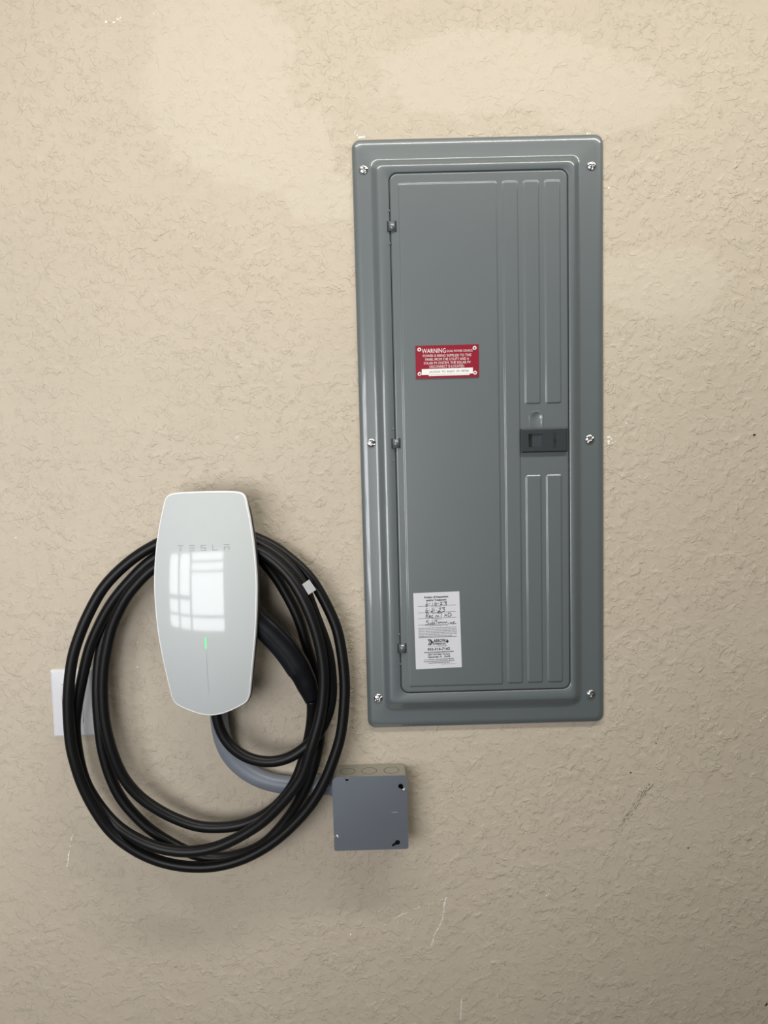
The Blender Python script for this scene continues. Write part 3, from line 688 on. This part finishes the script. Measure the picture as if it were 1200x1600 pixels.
# handwriting
INK = """365,262 335,310 325,350 340,362 368,345 378,315 355,310 332,335;405,297 435,292;500,262 492,335;575,245 550,290 545,325 570,330 600,305 595,285 560,300;625,280 655,277;690,265 715,250 735,258 722,285 690,312 685,322 705,315 745,318;770,255 850,245 812,280 845,290 838,320 775,328
362,400 330,450 322,490 340,508 370,490 380,465 355,462 330,485;400,455 420,452;470,432 500,415 512,428 495,460 455,490 450,500 475,488 515,495;545,415 530,490;585,458 600,456;650,420 690,395 705,410 685,445 640,480 630,495 660,482 700,485;725,400 800,390 765,430 795,440 785,480 735,492
345,545 325,655;330,548 370,520 395,535 380,570 340,595 365,620 395,652;405,615 440,605 435,585 410,590 405,620 425,635 450,625;510,590 475,590 460,615 475,635 515,635;565,640 580,580;578,605 600,590 615,592 612,640;614,610 640,592 655,600 655,635;605,522 740,518;722,520 705,640;805,530 800,625;855,525 850,630;805,580 855,575;890,520 885,610 930,600 970,570 945,535 890,515
400,715 350,720 335,740 380,765 400,785 375,810 305,825;425,770 425,800 450,805 460,770 465,805;490,700 485,800 520,795 515,765 488,775;545,740 535,795 560,790;540,722 615,715;600,690 585,800;625,770 650,745 640,775 670,765 690,742 685,770 705,750 715,770 735,747 750,770 770,747 785,770 800,747 820,770 850,735;855,738 855,775;885,790 890,768;930,785 945,755 960,780 985,757 990,785;1010,752 1045,742 1015,770 1035,790 1000,800;1060,790 1085,788"""
pr = Print()
for s in INK.replace('\n', ';').split(';'):
    pts = []
    for q in s.split():
        a, c = q.split(','); px = float(a) / 16 - 0.7; py = float(c) / 16 - 2.0
        # sheet directions as they lean in the photograph
        det = 72 * 119 + 3 * 4.3
        pts.append(((px * 119 - py * 4.3) / det, -(py * 72 + px * 3) / det))
    pr.stroke(pts, .0085)
nprint(pr, 'handwriting', M['pen'])
adopt(notice)

# ------------------------------------------------------------------ wall charger
CX = -0.2687
charger = thing('wall_charger', 'white glass-faced electric vehicle wall charger with a green status light', 'charger', (CX, 0, 1.143))
half = [(0, 1.4875), (.030, 1.4870), (.047, 1.4857), (.0555, 1.4835), (.0608, 1.4785), (.0632, 1.4715), (.0655, 1.460), (.0688, 1.444), (.0738, 1.410), (.0770, 1.374), (.0780, 1.346),
        (.0772, 1.319), (.0750, 1.283), (.0712, 1.248), (.0664, 1.213), (.0615, 1.180), (.0596, 1.171), (.0565, 1.1640), (.0510, 1.1590), (.038, 1.1525), (.022, 1.1465), (.010, 1.1438), (0, 1.1430)]
hs = catmull([(p[0] * 1.016, 0, p[1] - 0.0032 * max(0.0, (1.20 - p[1]) / 0.057)) for p in half], 3)
OUT = [(v.x, v.z) for v in hs] + [(-v.x, v.z) for v in reversed(hs[1:-1])]
def off(k):
    n = len(OUT); res = []
    for i in range(n):
        a, c = OUT[i - 1], OUT[(i + 1) % n]
        t = Vector((c[0] - a[0], c[1] - a[1])).normalized()
        nrm = Vector((-t.y, t.x))      # outline runs clockwise: left normal points out
        res.append((OUT[i][0] - nrm.x * k, OUT[i][1] - nrm.y * k))
    return res
def face_h(x, z):
    t = z - 1.272
    h = 0.1105 - (0.92 if t < 0 else 0.80) * t * t
    k = sstep(1.27, 1.16, z) if False else max(0.0, min(1.0, (1.27 - z) / 0.11))
    k = k * k * (3 - 2 * k)
    u = abs(x) / 0.078
    return h - 0.0115 * ((1 - k) * u * u + k * (0.35 * u + 0.65 * u * u))
if off(0.01)[30][0] > OUT[30][0]: raise RuntimeError('outline winding')
def scaled(pts, s): return [(p[0] * s, 1.32 + (p[1] - 1.32) * s) for p in pts]
def W(pts): return [(p[0] + CX, p[1]) for p in pts]
def on_face(lift): return lambda x, z: -(face_h(x - CX, z) + lift)
inner = off(0.0026)
loops = [(W(scaled(inner, s)), on_face(0.0)) for s in [1.0, .985, .96, .93, .9, .86, .82, .78, .73, .68, .62, .56, .5, .44, .38, .32, .26, .2, .14, .08, .03]]
face = loft('faceplate', loops, M['glass_white'], charger, cap_last=True)
loft('rim', [(W(off(0.0026)), on_face(-0.0010)), (W(off(0.0025)), on_face(0.0002)), (W(off(0.0018)), on_face(0.0003)), (W(off(0.0008)), on_face(-0.0006)), (W(off(0.0)), on_face(-0.0028)), (W(off(0.0)), on_face(-0.0065))], M['rim_white'], charger)
edge = [o1 if o1[1] < 1.462 else o0 for o1, o0 in zip(off(-0.0011), off(0.0004))]
loft('housing', [(W(off(0.0010)), on_face(-0.0064)), (W(edge), on_face(-0.0068)), (W(edge), on_face(-0.0150)), (W(off(0.0050)), on_face(-0.0230)), (W(off(0.0180)), on_face(-0.0270))], M['housing'], charger, cap_last=True)
bm = bmesh.new(); add_box(bm, CX - 0.036, CX + 0.036, -0.0815, 0.0, 1.175, 1.376, 0.012, 3)
bm_obj('mounting_neck', bm, M['housing'], charger)
# maker's wordmark: thin grey letters that follow the glass
pr = Print()
LH, LW, ST = 0.0088, 0.0083, 0.0013
def bar(x0, x1, z0, z1):
    n = 3
    for k in range(n):
        a, c = x0 + (x1 - x0) * k / n, x0 + (x1 - x0) * (k + 1) / n
        pr.poly([(a, z0), (c, z0), (c, z1), (a, z1)])
lx = [-0.0390, -0.0212, -0.0037, 0.0138, 0.0312]
for i, ch in enumerate('TESLA'):
    x = lx[i]; z = 0.0
    top, mid, bot = (z + LH - ST, z + LH), (z + (LH - ST) / 2, z + (LH + ST) / 2), (z, z + ST)
    if ch == 'T': bar(x, x + LW, *top); bar(x + LW / 2 - ST / 2, x + LW / 2 + ST / 2, 0, LH - 2 * ST)
    if ch == 'E': bar(x, x + LW, *top); bar(x, x + LW, *mid); bar(x, x + LW, *bot)
    if ch == 'S': bar(x, x + LW, *top); bar(x, x + LW, *mid); bar(x, x + LW, *bot); bar(x, x + ST, mid[1], top[0]); bar(x + LW - ST, x + LW, bot[1], mid[0])
    if ch == 'L': bar(x, x + LW, *bot); bar(x, x + ST, ST, LH)
    if ch == 'A': bar(x, x + LW, *top); bar(x, x + LW, mid[0], mid[1]); bar(x, x + ST, 0, mid[0]); bar(x + LW - ST, x + LW, 0, mid[0])
pr.build('wordmark', lambda u, v: (CX + u - 0.0004, -(face_h(u - 0.0004, 1.3985 + v) + 0.00025), 1.3985 + v), M['logo'], charger)
def face_strip(name, w, z0, z1, mat, lift, n=12):
    V = []; F = []
    for i in range(n + 1):
        z = z0 + (z1 - z0) * i / n; t = i / n; ww = w * min(1, 4 * t + 0.3, 4 * (1 - t) + 0.3)
        for s in (-1, 1): V.append((CX + s * ww / 2, -(face_h(s * ww / 2, z) + lift), z))
    for i in range(n): F.append((2 * i, 2 * i + 1, 2 * i + 3, 2 * i + 2))
    return mesh_obj(name, V, F, mat, charger)
face_strip('light_line', 0.0011, 1.1765, 1.2480, M['logo_light'], 0.0002)
face_strip('status_light', 0.0018, 1.2500, 1.2680, M['led'], 0.0003)
adopt(charger)

# ------------------------------------------------------------------ charging cable
cable = thing('charging_cable', 'thick black charging cable coiled in loops behind the white charger', 'cable', (CX, -0.05, 0.866))
P = relax(catmull(CORD_PATH, 6), 10)
sweep('cord', P, 0.0088, 0.0088, M['rubber'], cable, 18)
HP = catmull(HANDLE_PATH, 6)
def prof(vals, n):
    out = []
    for i in range(n):
        t = i / (n - 1) * (len(vals) - 1); k = min(int(t), len(vals) - 2); f = t - k; f = f * f * (3 - 2 * f)
        out.append(vals[k] + (vals[k + 1] - vals[k]) * f)
    return out
rb = prof([.0185, .0190, .0198, .0202, .0195, .0172, .0120], len(HP)); ra = prof([.0150, .0160, .0165, .0165, .0160, .0140, .0110], len(HP))
conn = sweep('connector_handle', HP, ra, rb, M['handle'], cable, 28, power=0.85)
gi0, gi1 = 8, 27
sweep('grip_panel', HP[gi0:gi1], [r + .0006 for r in ra[gi0:gi1]], [r + .0006 for r in rb[gi0:gi1]], M['grip'], conn, 12, a0=0.10, a1=1.45, power=0.85)
q0, q1, q2, q3 = [Vector(p) for p in TAG]
ctr = (q0 + q2) / 2
V = [ctr + (p - ctr) for p in (q0, q1, q2, q3)] + [p + Vector((0, 0.0012, 0)) for p in (q0, q1, q2, q3)]
mesh_obj('cable_tag', V, [(3, 2, 1, 0), (4, 5, 6, 7), (0, 1, 5, 4), (1, 2, 6, 5), (2, 3, 7, 6), (3, 0, 4, 7)], M['tag'], cable)
adopt(cable)

# ------------------------------------------------------------------ grey conduit and junction box
cond = thing('flexible_conduit', 'smooth grey flexible conduit curving from the charger to the metal junction box', 'conduit', (-0.18, 0, 0.975))
cp = relax(catmull(CONDUIT_PATH, 8), 6)
sweep('conduit_tube', cp, 0.0143, 0.0145, M['conduit'], cond, 24)
fx = -0.0885
sweep('conduit_fitting', [Vector((fx - 0.006, -0.019, 0.988)), Vector((fx - 0.0055, -0.019, 0.988)), Vector((fx - 0.0005, -0.019, 0.988)), Vector((fx + 0.001, -0.019, 0.988))], [0.0145, 0.0165, 0.0165, 0.0165], [0.0145, 0.0165, 0.0165, 0.0165], M['conduit'], cond, 8)
adopt(cond)

jb = thing('junction_box', 'square galvanised steel junction box with a flat cover plate below the panel', 'junction box', (-0.0277, 0, 0.894))
BX0, BX1, BZ0, BZ1, BY = -0.0872, 0.0320, 0.8952, 1.0158, -0.0525
body = loft('box_body', [(rrect(BX0, BX1, BZ0, BZ1, 0.006, 5), 0.0), (rrect(BX0, BX1, BZ0, BZ1, 0.006, 5), BY), (rrect(BX0 + .0016, BX1 - .0016, BZ0 + .0016, BZ1 - .0016, 0.0045, 5), BY), (rrect(BX0 + .0016, BX1 - .0016, BZ0 + .0016, BZ1 - .0016, 0.0045, 5), -0.003)], M['galv_box'], jb, cap_last=True, smooth=False)
# cover plate with keyhole slots cut through
bm = bmesh.new()
def cloop(pts):
    vs = [bm.verts.new((p[0], -0.0540, p[1])) for p in pts]
    return [bm.edges.new((vs[i], vs[(i + 1) % len(vs)])) for i in range(len(vs))]
def circle(cx, cz, r, n=20, a0=0, a1=360):
    return [(cx + r * math.cos(math.radians(a0 + (a1 - a0) * k / n)), cz + r * math.sin(math.radians(a0 + (a1 - a0) * k / n))) for k in range(n + (0 if a1 - a0 == 360 else 1))]
def keyhole(cx, cz, r, ang, ln, w):
    """round hole with a slot leaving it in direction ang"""
    half_a = math.degrees(math.asin(w / r))
    pts = circle(cx, cz, r, 18, ang + half_a, ang + 360 - half_a)
    ex, ez = cx + ln * math.cos(math.radians(ang)), cz + ln * math.sin(math.radians(ang))
    return pts + circle(ex, ez, w, 8, ang - 90, ang + 90)
X0, X1, Z0, Z1 = -0.0883, 0.0330, 0.8940, 1.0184
outer = []
# top edge carries an open notch, the left edge an open slot for the screw
outer += circle(X1 - .005, Z1 - .005, .005, 6, 0, 90)
outer += [(-0.0612, Z1), (-0.0612, Z1 - .0040)] + circle(-0.0641, Z1 - .0042, .0029, 8, 0, -180) + [(-0.0670, Z1)]
outer += circle(X0 + .009, Z1 - .009, .009, 6, 90, 180)
outer += [(X0, 0.9196), (-0.0840, 0.9203)] + circle(-0.0822, 0.9189, .0026, 8, 120, -160) + [(-0.0846, 0.9172), (X0, 0.9168)]
outer += circle(X0 + .003, Z0 + .003, .003, 4, 180, 270) + circle(X1 - .004, Z0 + .004, .004, 5, 270, 360)
edges = cloop(outer)
edges += cloop(keyhole(0.0226, 1.0002, 0.0042, -55, 0.0072, 0.0020))
edges += cloop(keyhole(0.0152, 0.9055, 0.0042, 212, 0.0085, 0.0022))
bmesh.ops.triangle_fill(bm, use_beauty=True, use_dissolve=False, edges=edges)
ext = bmesh.ops.extrude_face_region(bm, geom=bm.faces[:])
for e in ext['geom']:
    if isinstance(e, bmesh.types.BMVert): e.co.y += 0.0016
plate = bm_obj('cover_plate', bm, M['galv'], jb)
mesh_obj('box_interior', [(BX0 + .002, BY + 0.010, BZ0 + .002), (BX1 - .002, BY + 0.010, BZ0 + .002), (BX1 - .002, BY + 0.010, BZ1 - .002), (BX0 + .002, BY + 0.010, BZ1 - .002)], [(0, 1, 2, 3)], M['hole'], body)
sm2 = screw_mesh('cover_screw', 0.0027, 0.0022, 0.2, True)
for sx, sz, ang in ((0.0268, 0.9942, 60), (-0.0824, 0.9191, 20)):
    o = bpy.data.objects.new('cover_screw', sm2); C.objects.link(o); o.parent = jb
    o.location = (sx, -0.0541, sz); o.rotation_euler = (0, -math.radians(ang), 0)
# knockout rings on the top face, their recess shade painted as a dark ring
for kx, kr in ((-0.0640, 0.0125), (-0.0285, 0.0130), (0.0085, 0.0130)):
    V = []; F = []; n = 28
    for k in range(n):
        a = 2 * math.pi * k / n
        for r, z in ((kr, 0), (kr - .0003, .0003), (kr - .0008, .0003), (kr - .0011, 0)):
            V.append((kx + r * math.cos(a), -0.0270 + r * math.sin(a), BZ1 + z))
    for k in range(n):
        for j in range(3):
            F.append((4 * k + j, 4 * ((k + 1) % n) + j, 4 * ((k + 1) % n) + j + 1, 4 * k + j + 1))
    mesh_obj('knockout_ring', V, F, M['groove_shade'], body, True)
for kx in (-0.0445, -0.0130):
    mesh_obj('vent_hole', [(kx - .0018, -0.0500, BZ1 + .0002), (kx + .0018, -0.0500, BZ1 + .0002), (kx + .0018, -0.0470, BZ1 + .0002), (kx - .0018, -0.0470, BZ1 + .0002)], [(0, 1, 2, 3)], M['hole'], body)
pr = Print(); [pr.poly([(0.0072 + 0.0020 * k, 0.9558), (0.0084 + 0.0020 * k, 0.9558), (0.0084 + 0.0020 * k, 0.9578), (0.0072 + 0.0020 * k, 0.9578)]) for k in range(5)]; pr.poly(circle(0.0123, 0.9652, 0.0007, 8))
o = pr.build('stamped_mark', lambda u, v: (u, -0.0542, v), M['logo'], plate)
adopt(jb)

# ------------------------------------------------------------------ light switch
sw = thing('light_switch', 'white rocker light switch with a wall plate half hidden behind the cable', 'light switch', (-0.5185, 0, 1.079))
WX0, WX1, WZ0, WZ1 = -0.5540, -0.4840, 1.0790, 1.1943
QX0, QX1, QZ0, QZ1 = -0.5358, -0.5017, 1.1030, 1.1702
loft('wall_plate', [(rrect(WX0, WX1, WZ0, WZ1, .0022, 4), 0.0), (rrect(WX0, WX1, WZ0, WZ1, .0022, 4), -0.0022), (rrect(WX0 + .0012, WX1 - .0012, WZ0 + .0012, WZ1 - .0012, .002, 4), -0.0042), (rrect(WX0 + .004, WX1 - .004, WZ0 + .004, WZ1 - .004, .002, 4), -0.0058),
                    (rrect(QX0, QX1, QZ0, QZ1, .0012, 4), -0.0064), (rrect(QX0, QX1, QZ0, QZ1, .0012, 4), -0.003)], M['switch'], sw, smooth=False)
box('switch_well', QX0 - .002, QX1 + .002, -0.0030, -0.0005, QZ0 - .002, QZ1 + .002, M['gap'], sw)
g2 = 0.0006
a, c, zm = QX0 + g2, QX1 - g2, (QZ0 + QZ1) / 2
mesh_obj('rocker', [(a, -0.0078, QZ0 + g2), (c, -0.0078, QZ0 + g2), (c, -0.0060, zm), (a, -0.0060, zm), (c, -0.0085, QZ1 - g2), (a, -0.0085, QZ1 - g2),
                    (a, -0.002, QZ0 + g2), (c, -0.002, QZ0 + g2), (c, -0.002, QZ1 - g2), (a, -0.002, QZ1 - g2)],
         [(0, 1, 2, 3), (3, 2, 4, 5), (0, 6, 7, 1), (5, 4, 8, 9), (1, 7, 8, 4, 2), (0, 3, 5, 9, 6)], M['switch'], sw)
adopt(sw)

# ------------------------------------------------------------------ marks on the wall
def marks(name, spots, mat, lift=0.0004, stretch=(1.0, 1.0), ang=0.0):
    V = []; F = []
    for k, (x, z, r) in enumerate(spots):
        n = 7; b0 = len(V); ph = random.uniform(0, 6.28); el = random.uniform(0.55, 1.0)
        for i in range(n):
            a = 2 * math.pi * i / n; q = r * 0.00115 * random.uniform(0.65, 1.25)
            u, w = q * math.cos(a) * stretch[0], q * el * math.sin(a) * stretch[1]
            t = ang if stretch != (1.0, 1.0) else ph
            V.append((x + u * math.cos(t) - w * math.sin(t), -lift - 0.00001 * (k % 9), z + u * math.sin(t) + w * math.cos(t)))
        F.append(tuple(range(b0, b0 + n)))
    return mesh_obj(name, V, F, mat, wall)
marks('plaster_scrape', SCRAPE_UPPER, M['chip'])
marks('plaster_scrape', SCRAPE_DOWN, M['chip_soft'])
marks('plaster_scrape', SCRAPE_LOW, M['chip_soft'])
marks('plaster_scrape', SCRAPE_LEFT, M['chip'])
marks('paint_chip', CHIPS_TOP_LEFT, M['chip'])
marks('paint_chip', CHIPS_PANEL_CORNER, M['chip'])
marks('paint_chip', CHIPS_PANEL_RIGHT, M['chip'])
marks('paint_chip', CHIPS_LOWER_RIGHT, M['chip'])
marks('dirt_spot', DARK_SPOTS, M['dirt'])
sm_ = []
for k in range(60):
    t = random.random(); x = 0.446 - 0.052 * t + random.gauss(0, .0035); z = 0.967 - 0.075 * t + random.gauss(0, .004)
    sm_.append((x, z, random.uniform(0.8, 2.0)))
marks('smudge', sm_, M['soot'], 0.0003, (1.9, 0.45), math.radians(50))
